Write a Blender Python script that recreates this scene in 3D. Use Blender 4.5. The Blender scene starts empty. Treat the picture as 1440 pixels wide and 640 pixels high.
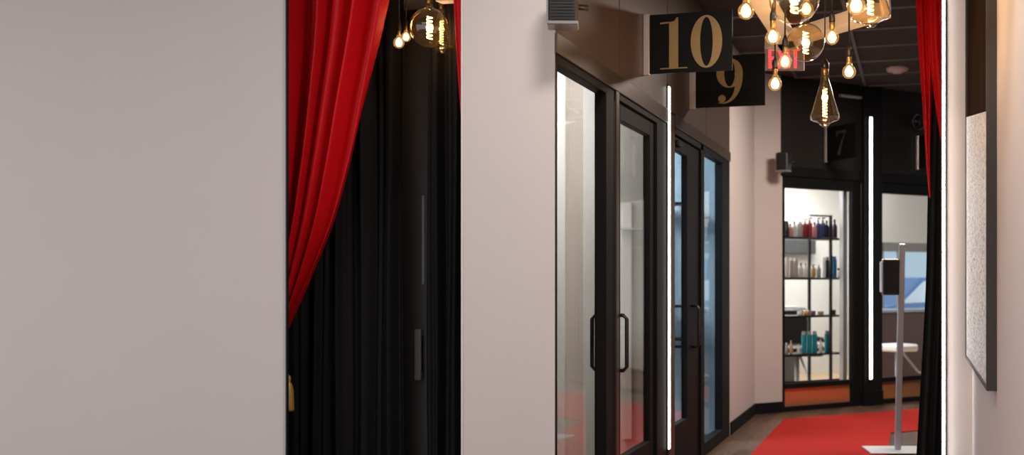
import bpy, math, random
from mathutils import Vector as V3
random.seed(11)
sc = bpy.context.scene
COL = sc.collection
PI = math.pi

# ------------------------------------------------------------------ camera
F, PX, PY, TH, EYE = 1500.0, 900.0, 393.0, math.radians(14.47), 1.35
cd = bpy.data.cameras.new('camera'); cam = bpy.data.objects.new('camera', cd); COL.objects.link(cam)
cam.location = (0, 0, EYE); cam.rotation_euler = (PI/2, 0, TH)
cd.sensor_width = 36; cd.lens = F/1440*36
cd.shift_x = (720-PX)/1440; cd.shift_y = (PY-320)/1440
cd.clip_start = .05
cd.dof.use_dof = True; cd.dof.focus_distance = 5.6; cd.dof.aperture_fstop = 1.9
sc.camera = cam
sc.view_settings.view_transform = 'Standard'; sc.view_settings.look = 'None'
sc.view_settings.gamma = 1; sc.view_settings.use_curve_mapping = False
sc.view_settings.exposure = 0.0
sc.cycles.max_bounces = 14; sc.cycles.transparent_max_bounces = 24
sc.cycles.use_denoising = True
sc.cycles.sample_clamp_indirect = 6

RT = V3((math.cos(TH), math.sin(TH), 0)); FW = V3((-math.sin(TH), math.cos(TH), 0)); UP = V3((0, 0, 1))
O = V3((0, 0, EYE))
def ray(x, y): return FW + RT*((x-PX)/F) + UP*((PY-y)/F)
def at(x, y, zc): return O + ray(x, y)*zc                       # surveyed point at a distance
def onz(x, y, z): r = ray(x, y); return O + r*((z-EYE)/r.z)    # on a level plane
def onp(x, y, p, n): r = ray(x, y); return O + r*((p-O).dot(n)/r.dot(n))

# ------------------------------------------------------------------ materials
def mat(name, c, rough=.5, metal=0., var=0., scale=8., bump=0., emit=None, es=0., stretch=None, sheen=0., coat=0., spec=None):
    m = bpy.data.materials.new(name); m.use_nodes = True
    nt = m.node_tree; b = nt.nodes['Principled BSDF']
    b.inputs['Base Color'].default_value = (*c, 1); b.inputs['Roughness'].default_value = rough
    b.inputs['Metallic'].default_value = metal
    if spec is not None: b.inputs['Specular IOR Level'].default_value = spec
    if sheen: b.inputs['Sheen Weight'].default_value = sheen; b.inputs['Sheen Tint'].default_value = (*[min(1, q*1.5+.1) for q in c], 1)
    if coat: b.inputs['Coat Weight'].default_value = coat
    if emit: b.inputs['Emission Color'].default_value = (*emit, 1); b.inputs['Emission Strength'].default_value = es
    if var or bump:
        tc = nt.nodes.new('ShaderNodeTexCoord'); mp = nt.nodes.new('ShaderNodeMapping')
        nz = nt.nodes.new('ShaderNodeTexNoise'); nz.inputs['Scale'].default_value = scale; nz.inputs['Detail'].default_value = 4
        nt.links.new(tc.outputs['Object'], mp.inputs[0]); nt.links.new(mp.outputs[0], nz.inputs[0])
        if stretch: mp.inputs['Scale'].default_value = stretch
        if var:
            mx = nt.nodes.new('ShaderNodeMix'); mx.data_type = 'RGBA'
            mx.inputs[6].default_value = (*[q*(1-var) for q in c], 1); mx.inputs[7].default_value = (*[min(1, q*(1+var)) for q in c], 1)
            nt.links.new(nz.outputs[0], mx.inputs[0]); nt.links.new(mx.outputs[2], b.inputs['Base Color'])
        if bump:
            bp = nt.nodes.new('ShaderNodeBump'); bp.inputs['Strength'].default_value = bump; bp.inputs['Distance'].default_value = .01
            nt.links.new(nz.outputs[0], bp.inputs['Height']); nt.links.new(bp.outputs[0], b.inputs['Normal'])
    return m
def glass(name, tint, ior=1.5, rough=0., boost=1.0, glow=None):
    m = bpy.data.materials.new(name); m.use_nodes = True; nt = m.node_tree; nt.nodes.clear()
    o = nt.nodes.new('ShaderNodeOutputMaterial'); t = nt.nodes.new('ShaderNodeBsdfTransparent'); g = nt.nodes.new('ShaderNodeBsdfGlossy')
    t.inputs[0].default_value = (*tint, 1); g.inputs['Roughness'].default_value = rough
    f0 = ((ior-1)/(ior+1))**2
    lw = nt.nodes.new('ShaderNodeLayerWeight'); lw.inputs[0].default_value = .5
    pw = nt.nodes.new('ShaderNodeMath'); pw.operation = 'POWER'; pw.inputs[1].default_value = 5
    mu = nt.nodes.new('ShaderNodeMath'); mu.operation = 'MULTIPLY_ADD'; mu.use_clamp = True
    mu.inputs[1].default_value = (1-f0)*boost; mu.inputs[2].default_value = f0*boost
    mx = nt.nodes.new('ShaderNodeMixShader')
    nt.links.new(lw.outputs['Facing'], pw.inputs[0]); nt.links.new(pw.outputs[0], mu.inputs[0]); nt.links.new(mu.outputs[0], mx.inputs[0])
    nt.links.new(t.outputs[0], mx.inputs[1]); nt.links.new(g.outputs[0], mx.inputs[2]); nt.links.new(mx.outputs[0], o.inputs[0])
    if glow:                                                    # the glass of a lit bulb glows a little
        e = nt.nodes.new('ShaderNodeEmission'); e.inputs[0].default_value = (*glow[0], 1); e.inputs[1].default_value = glow[1]
        ad = nt.nodes.new('ShaderNodeAddShader'); nt.links.new(mx.outputs[0], ad.inputs[0]); nt.links.new(e.outputs[0], ad.inputs[1]); nt.links.new(ad.outputs[0], o.inputs[0]); m.cycles.emission_sampling = 'NONE'
    return m
def emis(name, c, s):
    m = bpy.data.materials.new(name); m.use_nodes = True; nt = m.node_tree; nt.nodes.clear()
    o = nt.nodes.new('ShaderNodeOutputMaterial'); e = nt.nodes.new('ShaderNodeEmission')
    e.inputs[0].default_value = (*c, 1); e.inputs[1].default_value = s; nt.links.new(e.outputs[0], o.inputs[0]); return m

M = {}
M['wall'] = mat('wall_paint', (.62, .57, .555), .75, var=.02, scale=3, bump=.04)
M['pink'] = mat('hall_paint', (.60, .535, .515), .75, var=.02, scale=3, bump=.04)
M['blackpanel'] = mat('brown_laminate', (.070, .046, .034), .45, var=.10, scale=3, stretch=(1, 1, .2), spec=.2)
M['darkwall'] = mat('charcoal_paint', (.018, .016, .015), .6, var=.15, scale=3, spec=.25)
M['ceil'] = mat('black_tile', (.045, .040, .036), .85, var=.25, scale=14, bump=.3)
M['tee'] = mat('grey_tee', (.16, .15, .145), .5)
M['frame'] = mat('black_aluminium', (.010, .0105, .012), .6, var=.1, scale=6, spec=.10)
M['bronze'] = mat('bronze_aluminium', (.060, .042, .032), .32, metal=.3, var=.08, scale=6)
M['black'] = mat('black_metal', (.010, .010, .010), .32)
M['brass_glass'] = mat('kick_glass', (.74, .36, .17), .14, metal=.65, var=.08, scale=5)
M['red'] = mat('red_velvet', (.70, .007, .014), .5, spec=.25, var=.08, scale=30)
M['blackcloth'] = mat('black_velvet', (.0085, .0088, .0095), .75, var=.3, scale=50, spec=.3)
M['carpet'] = mat('red_carpet', (.42, .027, .021), .95, var=.4, scale=90, bump=.5, spec=.08)
M['gold'] = mat('gold_leaf', (.33, .235, .10), .45, metal=.4, var=.08, scale=14)
M['goldtassel'] = mat('gold_thread', (.60, .40, .10), .5, metal=.3, var=.2, scale=60, stretch=(1, 1, .1))
M['signblack'] = mat('sign_black', (.006, .006, .006), .4, spec=.12)
M['alu'] = mat('sign_aluminium', (.62, .57, .54), .35, metal=.6)
M['white'] = mat('white_enamel', (.78, .78, .78), .4)
M['grey'] = mat('grey_steel', (.50, .50, .53), .35, metal=.5)
M['whitepaint'] = mat('studio_white', (.80, .79, .77), .7, var=.015, scale=4)
M['frost'] = mat('studio_grey', (.66, .645, .63), .7, var=.02, scale=2)
M['blueroom'] = mat('studio_blue', (.62, .68, .72), .7, var=.03, scale=2)
M['sheer'] = mat('sheer_cloth', (.60, .54, .49), .9, var=.05, scale=20)
M['timber'] = mat('pale_timber', (.66, .58, .48), .55, var=.12, scale=9, stretch=(1, 1, 8))
M['cord'] = mat('black_cord', (.008, .007, .006), .6)
M['socket'] = mat('bronze_socket', (.012, .009, .007), .35, metal=.3)
M['cap'] = mat('brass_cap', (.30, .17, .06), .35, metal=.9)
M['amber'] = glass('amber_glass', (1., .88, .66), 1.5, .05, 2.0, ((1., .55, .18), .012))
M['smallglass'] = glass('pale_amber_glass', (1., .86, .62), 1.45, .05, 1.2, ((1., .52, .17), .22))
M['pane'] = glass('clear_pane', (.93, .95, .95), 1.5)
M['fil'] = emis('filament_glow', (1., .62, .24), 14)
M['fil2'] = emis('bulb_glow', (1., .74, .42), 9)
M['led'] = emis('led_glow', (1., .93, .84), 7)
M['led_bright'] = emis('led_bright_glow', (1., .95, .90), 13)
M['exitred'] = emis('exit_letters', (1., .04, .05), 2.6)
M['exitpanel'] = mat('frosted_acrylic', (.62, .55, .52), .3)
M['glowpaint'] = mat('housing_glow_paint', (.16, .012, .010), .4)  # red glow of the exit letters painted into the housing colour
M['speakerbody'] = mat('speaker_body', (.012, .012, .012), .4)
M['silver'] = mat('speaker_trim', (.30, .29, .28), .3, metal=.5)
M['artframe'] = mat('art_frame', (.040, .034, .031), .5, var=.1, scale=20)
M['studiofloor'] = mat('tan_floor', (.55, .38, .23), .35, var=.15, scale=5, stretch=(1, 9, 1))
M['shade'] = mat('grey_panel', (.07, .073, .078), .5)
M['bluecar'] = mat('blue_paint', (.04, .16, .42), .2, coat=1.)
M['tyre'] = mat('tyre_rubber', (.02, .02, .02), .8)
M['asphalt'] = mat('street_asphalt', (.25, .26, .28), .9, var=.1, scale=10)
M['maroon'] = mat('maroon_panel', (.075, .035, .032), .45)

def sheer_mat():
    m = bpy.data.materials.new('sheer_cloth'); m.use_nodes = True; nt = m.node_tree; nt.nodes.clear(); L = nt.links.new
    o = nt.nodes.new('ShaderNodeOutputMaterial'); d = nt.nodes.new('ShaderNodeBsdfDiffuse'); t = nt.nodes.new('ShaderNodeBsdfTranslucent'); p = nt.nodes.new('ShaderNodeBsdfTransparent')
    d.inputs[0].default_value = (.80, .74, .69, 1); t.inputs[0].default_value = (.80, .74, .69, 1); p.inputs[0].default_value = (.98, .97, .96, 1)
    a = nt.nodes.new('ShaderNodeMixShader'); b = nt.nodes.new('ShaderNodeMixShader'); a.inputs[0].default_value = .5; b.inputs[0].default_value = .55
    L(d.outputs[0], a.inputs[1]); L(t.outputs[0], a.inputs[2]); L(a.outputs[0], b.inputs[1]); L(p.outputs[0], b.inputs[2]); L(b.outputs[0], o.inputs[0]); return m
M['sheer'] = sheer_mat()
def floor_mat():
    m = bpy.data.materials.new('walnut_planks'); m.use_nodes = True; nt = m.node_tree; b = nt.nodes['Principled BSDF']
    tc = nt.nodes.new('ShaderNodeTexCoord'); mp = nt.nodes.new('ShaderNodeMapping'); mp.inputs['Rotation'].default_value = (0, 0, PI/2)
    br = nt.nodes.new('ShaderNodeTexBrick'); br.inputs['Scale'].default_value = 1; br.inputs['Brick Width'].default_value = 1.2; br.inputs['Row Height'].default_value = .15
    br.inputs['Mortar Size'].default_value = .002; br.inputs['Color1'].default_value = (.15, .086, .054, 1); br.inputs['Color2'].default_value = (.075, .043, .028, 1)
    br.inputs['Mortar'].default_value = (.03, .02, .015, 1); br.offset = .37
    nz = nt.nodes.new('ShaderNodeTexNoise'); m2 = nt.nodes.new('ShaderNodeMapping'); m2.inputs['Scale'].default_value = (14, 1.2, 1)
    nz.inputs['Scale'].default_value = 3; nz.inputs['Detail'].default_value = 6
    mx = nt.nodes.new('ShaderNodeMix'); mx.data_type = 'RGBA'; mx.blend_type = 'OVERLAY'; mx.inputs[0].default_value = .75
    L = nt.links.new
    L(tc.outputs['Object'], mp.inputs[0]); L(mp.outputs[0], br.inputs[0]); L(tc.outputs['Object'], m2.inputs[0]); L(m2.outputs[0], nz.inputs[0])
    L(br.outputs[0], mx.inputs[6]); L(nz.outputs[0], mx.inputs[7]); L(mx.outputs[2], b.inputs['Base Color'])
    b.inputs['Roughness'].default_value = .42; b.inputs['Specular IOR Level'].default_value = .3
    return m
M['floor'] = floor_mat()
def glitter_mat(name, base, speck, th, scale, rough, metal):
    m = bpy.data.materials.new(name); m.use_nodes = True; nt = m.node_tree; b = nt.nodes['Principled BSDF']; L = nt.links.new
    tc = nt.nodes.new('ShaderNodeTexCoord'); vo = nt.nodes.new('ShaderNodeTexVoronoi'); vo.inputs['Scale'].default_value = scale
    cr = nt.nodes.new('ShaderNodeValToRGB'); cr.color_ramp.elements[0].position = th; cr.color_ramp.elements[1].position = th+.12
    cr.color_ramp.elements[0].color = (*speck, 1); cr.color_ramp.elements[1].color = (*base, 1)
    sep = nt.nodes.new('ShaderNodeSeparateColor')
    L(tc.outputs['Object'], vo.inputs[0]); L(vo.outputs['Color'], sep.inputs[0]); L(sep.outputs[0], cr.inputs[0]); L(cr.outputs[0], b.inputs['Base Color'])
    ge = nt.nodes.new('ShaderNodeNewGeometry'); sb = nt.nodes.new('ShaderNodeVectorMath'); sb.operation = 'SUBTRACT'; sb.inputs[1].default_value = (.5, .5, .5)
    ma = nt.nodes.new('ShaderNodeVectorMath'); ma.operation = 'MULTIPLY_ADD'; ma.inputs[1].default_value = (1.5, 1.5, 1.5)
    nn = nt.nodes.new('ShaderNodeVectorMath'); nn.operation = 'NORMALIZE'
    L(vo.outputs['Color'], sb.inputs[0]); L(sb.outputs[0], ma.inputs[0]); L(ge.outputs['Normal'], ma.inputs[2]); L(ma.outputs[0], nn.inputs[0]); L(nn.outputs[0], b.inputs['Normal'])
    b.inputs['Roughness'].default_value = rough; b.inputs['Metallic'].default_value = metal
    return m
M['glitter'] = glitter_mat('glitter_bright_reflection', (.97, .965, .96), (.16, .155, .15), .12, 95, .3, .45)  # glitter whose white base stands in for a bright reflection
M['darkreflection'] = mat('dark_reflection_paint', (.036, .024, .020), .8, var=.75, scale=3, stretch=(1, 9, .35), spec=.0)  # dark part of the reflection, painted with streaks

# ------------------------------------------------------------------ mesh helpers
class MB:
    def __init__(s): s.v = []; s.f = []; s.sm = []
    def add(s, vs, fs, smooth=False):
        k = len(s.v); s.v += [tuple(q) for q in vs]
        for f in fs: s.f.append([k+i for i in f]); s.sm.append(smooth)
        return s
    def box(s, c, h, ax=None, bev=0.):
        ax = ax or (V3((1, 0, 0)), V3((0, 1, 0)), V3((0, 0, 1))); c = V3(c)
        if bev <= 0:
            vs = [c+ax[0]*h[0]*i+ax[1]*h[1]*j+ax[2]*h[2]*k for i in (-1, 1) for j in (-1, 1) for k in (-1, 1)]
            return s.add(vs, [(0, 1, 3, 2), (4, 6, 7, 5), (0, 4, 5, 1), (2, 3, 7, 6), (0, 2, 6, 4), (1, 5, 7, 3)])
        b = min(bev, *[q*.49 for q in h]); vs = []; idx = {}
        for i in (-1, 1):
            for j in (-1, 1):
                for k in (-1, 1):
                    for a in range(3):
                        e = [h[0]-b, h[1]-b, h[2]-b]; e[a] = h[a]
                        idx[i, j, k, a] = len(vs); vs.append(c+ax[0]*e[0]*i+ax[1]*e[1]*j+ax[2]*e[2]*k)
        fs = []
        for a in range(3):
            o1, o2 = (a+1) % 3, (a+2) % 3
            for q in (-1, 1):
                r = []
                for w in ((-1, -1), (1, -1), (1, 1), (-1, 1)):
                    t = [0, 0, 0]; t[a] = q; t[o1], t[o2] = w; r.append(idx[(*t, a)])
                fs.append(r if q > 0 else r[::-1])
            for w in ((-1, -1), (1, -1), (1, 1), (-1, 1)):
                r = []
                for q, aa in ((-1, o1), (-1, o2), (1, o2), (1, o1)):
                    t = [0, 0, 0]; t[a] = q; t[o1], t[o2] = w; r.append(idx[(*t, aa)])
                fs.append(r if w[0]*w[1] > 0 else r[::-1])
        for key in [(i, j, k) for i in (-1, 1) for j in (-1, 1) for k in (-1, 1)]:
            r = [idx[(*key, a)] for a in range(3)]; fs.append(r if key[0]*key[1]*key[2] > 0 else r[::-1])
        return s.add(vs, fs)
    def lathe(s, prof, c=(0, 0, 0), n=24, cap=True):
        c = V3(c); vs = []; fs = []; m = len(prof)
        for i in range(n):
            a = 2*PI*i/n
            for r, z in prof: vs.append(c+V3((r*math.cos(a), r*math.sin(a), z)))
        for i in range(n):
            j = (i+1) % n
            for k in range(m-1): fs.append((i*m+k, j*m+k, j*m+k+1, i*m+k+1))
        if cap:
            fs.append([i*m for i in range(n)][::-1]); fs.append([i*m+m-1 for i in range(n)])
        return s.add(vs, fs, True)
    def tube(s, pts, r, n=8, closed=False):
        pts = [V3(p) for p in pts]; vs = []; fs = []; m = len(pts); prev = None
        for i, p in enumerate(pts):
            t = (pts[(i+1) % m]-pts[i-1]) if closed else (pts[min(i+1, m-1)]-pts[max(i-1, 0)])
            t.normalize()
            if prev is None: prev = t.cross(V3((0, 0, 1)) if abs(t.z) < .9 else V3((1, 0, 0))).normalized()
            u = (prev-t*prev.dot(t)).normalized(); prev = u; w = t.cross(u)
            rr = r[i] if isinstance(r, (list, tuple)) else r
            for k in range(n): a = 2*PI*k/n; vs.append(p+u*rr*math.cos(a)+w*rr*math.sin(a))
        for i in range(m if closed else m-1):
            j = (i+1) % m
            for k in range(n): l = (k+1) % n; fs.append((i*n+k, i*n+l, j*n+l, j*n+k))
        if not closed: fs.append(list(range(n))[::-1]); fs.append([(m-1)*n+k for k in range(n)])
        return s.add(vs, fs, True)
    def prism(s, poly, o, ax, ay, az, t):                      # outline in (ax, ay) pushed out along az
        n = len(poly); o = V3(o)
        vs = [o+ax*a+ay*b for a, b in poly]+[o+ax*a+ay*b+az*t for a, b in poly]
        return s.add(vs, [list(range(n))[::-1], [n+i for i in range(n)]]+[(i, (i+1) % n, n+(i+1) % n, n+i) for i in range(n)])
    def strip(s, A, B, o, ax, ay, az, t):                      # band between two outlines of equal length
        n = len(A); o = V3(o); P = lambda q, d: o+ax*q[0]+ay*q[1]+az*d
        vs = [P(q, 0) for q in A]+[P(q, 0) for q in B]+[P(q, t) for q in A]+[P(q, t) for q in B]; fs = []
        for i in range(n-1):
            fs += [(i, i+1, n+i+1, n+i), (2*n+i, 3*n+i, 3*n+i+1, 2*n+i+1), (i, 2*n+i, 2*n+i+1, i+1), (n+i, n+i+1, 3*n+i+1, 3*n+i)]
        fs += [(0, n, 3*n, 2*n), (n-1, 3*n-1, 4*n-1, 2*n-1)]
        return s.add(vs, fs)
    def grid(s, fn, nu, nv):
        vs = [fn(i/nu, j/nv) for i in range(nu+1) for j in range(nv+1)]
        fs = [(i*(nv+1)+j, (i+1)*(nv+1)+j, (i+1)*(nv+1)+j+1, i*(nv+1)+j+1) for i in range(nu) for j in range(nv)]
        return s.add(vs, fs, True)
    def build(s, name, m, parent=None, label=None, kind=None, origin=None):
        me = bpy.data.meshes.new(name)
        org = V3(origin) if origin is not None else V3((0, 0, 0))
        me.from_pydata([tuple(V3(q)-org) for q in s.v], [], s.f); me.update()
        for p, q in zip(me.polygons, s.sm): p.use_smooth = q
        import bmesh
        bm = bmesh.new(); bm.from_mesh(me); bmesh.ops.recalc_face_normals(bm, faces=bm.faces); bm.to_mesh(me); bm.free()
        me.materials.append(m if not isinstance(m, str) else M[m])
        o = bpy.data.objects.new(name, me); COL.objects.link(o)
        if parent is not None: o.parent = parent; o.location = org-(parent.location if origin is not None or parent.location.length else V3()) if False else org-world_loc(parent)
        else: o.location = org
        if label: o['label'] = label
        if kind: o['kind'] = kind
        return o
def world_loc(o):
    l = V3(o.location)
    while o.parent is not None: o = o.parent; l = l+V3(o.location)
    return l
def thing(name, loc, label, cat, group=None):
    o = bpy.data.objects.new(name, None); COL.objects.link(o); o.location = loc; o.empty_display_size = .1
    o['label'] = label; o['category'] = cat
    if group: o['group'] = group
    return o
def tag(o, label, cat, group=None):
    o['label'] = label; o['category'] = cat
    if group: o['group'] = group
    return o
def copy_tree(o, parent=None):
    c = o.copy(); COL.objects.link(c)
    if parent is not None: c.parent = parent
    for ch in list(o.children): copy_tree(ch, c)
    return c
class FR:                                                       # wall frame: u along, n out of the wall, z up
    def __init__(s, o, u): s.o = V3((o[0], o[1], 0)); s.u = V3((u[0], u[1], 0)).normalized(); s.n = V3((s.u.y, -s.u.x, 0))
    def p(s, u, n, z): return s.o+s.u*u+s.n*n+UP*z
    def box(s, mb, u0, u1, n0, n1, z0, z1, bev=0.):
        return mb.box(s.p((u0+u1)/2, (n0+n1)/2, (z0+z1)/2), (abs(u1-u0)/2, abs(n1-n0)/2, abs(z1-z0)/2), (s.u, s.n, UP), bev)
    def s_of(s, x, n=0.): q = onp(x, PY, s.p(0, n, 0), s.n); return (q-s.o).dot(s.u)
def struct(name, mb, m, parent=None): return mb.build(name, m, parent, kind='structure')

# ------------------------------------------------------------------ key planes
XL, XR, HC = -1.556, .35, 3.42
HL = FR((XL, 0), (0, 1))                                        # hall wall, u = world y, n = +x
u_of = lambda x, n=0.: HL.s_of(x, n)
YF = u_of(780)                                                  # the wall facing us stands here
FL = FR((0, YF), (1, 0))                                        # u = world x, n = -y (towards us)
x_of = lambda x, n=0.: FL.s_of(x, n)
A = onz(1100, 580, 0); B = onz(1292, 564, 0)
FA = FR(A, B-A)                                                 # slanting shopfront wall at the end
a_of = lambda x, n=0.: FA.s_of(x, n)
YC = u_of(1061)

# ------------------------------------------------------------------ setting
struct('floor', MB().box((-2.6, 6.5, -.05), (5.4, 9.0, .05)), 'floor')
# the wall that faces us, with the tall opening
o0, o1 = x_of(403.5), x_of(648.5)
mb = MB(); FL.box(mb, -5.6, o0, -.012, 0, 0, HC); FL.box(mb, o1, XL, -.012, 0, 0, HC)
struct('wall_left', mb, 'wall')
struct('trim_1', FL.box(MB(), o0-.018, o0-.005, -.011, .005, 0, HC), mat('grey_edge', (.46, .43, .44), .5))
struct('trim_2', FL.box(MB(), o1+.001, o1+.010, -.011, .004, 0, HC), mat('pale_edge', (.66, .65, .63), .5))
struct('trim_3', FL.box(MB(), o0-.005, o0+.001, -.013, .005, 0, HC), mat('blue_black_edge', (.012, .016, .024), .4))
# recess behind the opening
mb = MB(); FL.box(mb, -4.1, -1.996, -1.15, -1.10, 0, HC); FL.box(mb, -4.15, -4.1, -1.15, -.015, 0, HC); FL.box(mb, -2.004, -1.996, -1.15, -.015, 0, HC)
struct('wall_recess', mb, mat('recess_paint', (.030, .028, .028), .5, var=.1))
# hall side wall: laminate band above the glass fronts, pink wall beyond
y_a, y_b, y_m0, y_m1 = YF, u_of(1026), u_of(938), u_of(949)
mb = MB()
cuts = [y_a+.002, u_of(871), u_of(938.5), u_of(993), y_b]
for q, w in zip(cuts, cuts[1:]): HL.box(mb, q+.006, w-.006, -.009, 0, 2.455, HC, .002)
HL.box(mb, y_m0, y_m1, -.12, 0, 0, 2.44)
struct('wall_hall', mb, 'blackpanel')
struct('wall_backing', HL.box(MB(), y_a+.03, y_b, -.12, -.0095, 2.44, HC), 'darkwall')
C0 = V3((XL, YC, 0))
mb = MB(); HL.box(mb, y_b, YC, -.12, 0, 0, HC)
dv = (A-C0); dv.z = 0; FC = FR(C0, dv); lc = dv.length
FC.box(mb, 0, lc, -.12, 0, 0, HC)
struct('wall_pale', mb, 'pink')
mb = MB(); HL.box(mb, y_b+.02, YC, 0, .014, 0, .11, .003); FC.box(mb, 0, lc, 0, .014, 0, .11, .003)
struct('baseboard_left', mb, 'frame')
# right wall, its end and the wing that carries the light
zc_end = 6.75; YE = (zc_end+XR*math.sin(TH))/math.cos(TH)
XW = (onp(1326.5, PY, V3((0, YE, 0)), V3((0, 1, 0)))).x
struct('wall_right', MB().box((XR+.06, (YE-2)/2, HC/2), (.06, (YE+2)/2, HC/2)), 'wall')
struct('wall_wing', MB().box(((XW+XR+1.3)/2, YE+.05, HC/2), ((XR+1.3-XW)/2, .05, HC/2)), 'wall')
# right side of the hall end (hidden behind the curtain)
struct('wall_end', MB().box((1.75, 9.9, HC/2), (.05, 3.0, HC/2)), 'darkwall')
# ceiling and its tile grid
struct('ceiling', MB().box((-2.0, 5.5, HC+.04), (4.4, 7.8, .04)), 'ceil')
mb = MB(); g0 = onz(1210, 95, HC); gy = onz(1240, 39, HC).y
for k in range(-5, 3): mb.box((g0.x+k*.66, 8.0, HC-.006), (.014, 4.6, .006))
for k in range(-7, 7): mb.box((-.7, gy+k*.66, HC-.006), (2.6, .014, .006))
struct('trim_4', mb, 'tee')

# ------------------------------------------------------------------ glass fronts along the hall
def pull(parent, Fm, u, n, z0, z1, side, off, r=.011, m='black', name='handle'):
    d = 1 if side > 0 else -1
    pts = [(n, z0), (n+d*(off-.02), z0), (n+d*off, z0+.02), (n+d*off, z1-.02), (n+d*(off-.02), z1), (n, z1)]
    return MB().tube([Fm.p(u, q, z) for q, z in pts], r, 10).build(name, m, parent, kind=None)
def window_unit(name, Fm, u0, u1, g0, g1, zb, zt, H, gn, dn, m='frame', kick=None):
    mb = MB()
    Fm.box(mb, u0, g0, dn, 0, 0, H, .003); Fm.box(mb, g1, u1, dn, 0, 0, H, .003)
    Fm.box(mb, g0, g1, dn, 0, zt, H, .003); Fm.box(mb, g0, g1, dn, 0, 0, .05 if kick else zb, .003)
    if kick: Fm.box(mb, g0, g1, dn, 0, kick, zb, .003)
    w = struct(name, mb, m)
    Fm.box(pm := MB(), g0-.005, g1+.005, gn-.003, gn+.003, zb-.01, zt+.01); pm.build('pane', 'pane', w)
    return w
HT = 2.44
gn = -.058
# near front
w1 = window_unit('window_1', HL, YF+.002, u_of(864), u_of(784, 0), u_of(837.5, gn), .10, 2.32, HT, gn, -.064)
struct('trim_5', HL.box(MB(), YF+.002, u_of(938), .0005, .012, 2.36, HT+.012, .004), 'bronze')
struct('trim_6', HL.box(MB(), u_of(864.5), u_of(868.5), .0005, .010, 0, 2.36, .002), 'bronze')
mb = MB(); d0, d1 = u_of(864), u_of(938)
HL.box(mb, d1-(d1-u_of(924)), d1, -.066, 0, 0, HT); HL.box(mb, d0, u_of(924), -.1, 0, 2.325, HT)
struct('trim_7', mb, 'frame')
def door(name, u0, u1, g0, g1, zb, zt, top, n0, n1, hu, hz0, hz1, m='frame'):
    mb = MB()
    HL.box(mb, u0, g0, n0, n1, .01, top, .003); HL.box(mb, g1, u1, n0, n1, .01, top, .003)
    HL.box(mb, g0, g1, n0, n1, zt, top, .003); HL.box(mb, g0, g1, n0, n1, .01, zb, .003)
    d = struct(name, mb, m)
    pm = MB(); HL.box(pm, g0-.005, g1+.005, (n0+n1)/2-.003, (n0+n1)/2+.003, zb-.01, zt+.01); pm.build('pane', 'pane', d)
    pull(d, HL, hu, n1-.002, hz0, hz1, 1, .062)
    pull(d, HL, hu, n0+.002, hz0, hz1, -1, .095)
    return d
dn0, dn1 = -.062, -.018
dr1 = door('door_1', d0+.004, u_of(923, dn1), u_of(869.5, -.03), u_of(909, -.04), .36, 2.23, 2.32, dn0, dn1, u_of(866.5, dn1), .855, 1.155)
# far front
e0, e1 = y_m1, y_b
mb = MB(); HL.box(mb, u_of(986), e1 if False else u_of(989), -.1, 0, 0, HT); HL.box(mb, e0, u_of(989), -.1, 0, 2.325, HT)
struct('trim_8', mb, 'frame')
dr2 = door('door_2', e0+.004, u_of(985.5, dn1), e0+.05, u_of(962, -.04), .36, 2.23, 2.32, dn0, dn1, u_of(972, dn1), .86, 1.157)
w2 = window_unit('window_2', HL, u_of(989), y_b, u_of(990.5, 0), u_of(1006, gn), .10, 2.32, HT, gn, -.064)
struct('trim_9', HL.box(MB(), e0, y_b, .0005, .010, 2.37, HT+.010, .004), 'bronze')
cl = MB(); HL.box(cl, u_of(953), u_of(959), -.018, .01, 2.26, 2.295, .006); cl.build('door_closer', 'black', dr2)

# rooms behind the glass
def room(name, x0, x1, y0, y1, m, z1=2.9):
    mb = MB(); t = .03
    mb.box((x0-t, (y0+y1)/2, z1/2), (t, (y1-y0)/2, z1/2)); mb.box(((x0+x1)/2, y1-t, z1/2), ((x1-x0)/2, t, z1/2))
    mb.box(((x0+x1)/2, y0+t, z1/2), ((x1-x0)/2, t, z1/2)); mb.box(((x0+x1)/2, (y0+y1)/2, z1+t), ((x1-x0)/2, (y1-y0)/2, t))
    return struct(name, mb, m)
ym = (y_m0+y_m1)/2
r1 = MB(); t = .03
r1.box((-3.9, 6.0, 1.45), (t, .9, 1.45)); r1.box((-2.75, ym-t, 1.45), (1.15, t, 1.45)); r1.box((-2.79, YF+1.18, 1.45), (.81, .02, 1.45))
r1.box((-2.75, (YF+.1+ym)/2, 2.93), (1.18, (ym-YF-.1)/2, .03)); r1.box((-1.988, YF+.60, 1.45), (.006, .58, 1.45))
struct('wall_studio', r1, 'frost')
room('wall_studio_blue', -3.9, XL-.13, ym+.005, y_b+.1, M['blueroom'])

# ------------------------------------------------------------------ slanting shopfront at the end
sA, sP0, sP1, sB = 0., a_of(1214), a_of(1236), a_of(1330)
mb = MB(); FA.box(mb, -.02, 4.6, -.12, 0, 2.40, HC); FA.box(mb, sP0, sP1, -.12, 0, 0, 2.40); FA.box(mb, sB+.9, 4.6, -.12, 0, 0, 2.40)
struct('wall_back', mb, 'darkwall')
FA.box(mb := MB(), -.01, sB+.9, 0, .02, 2.40, 2.50, .004); struct('trim_10', mb, 'frame')
struct('trim_11', FA.box(FA.box(MB(), sP0-.03, sP1+.005, 0, .05, 0, HC, .004), sP0-.035, sP1+.01, 0, .062, 0, .16, .004), 'frame')
w3 = window_unit('window_3', FA, 0.0, sP0-.03, a_of(1104, 0), a_of(1194, -.05), .285, 2.285, 2.40, -.05, -.058, kick=.235)
w4 = window_unit('window_4', FA, sP1+.005, sB+.9, a_of(1237, 0), sB+.85, .285, 2.285, 2.40, -.05, -.058, kick=.235)
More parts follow.
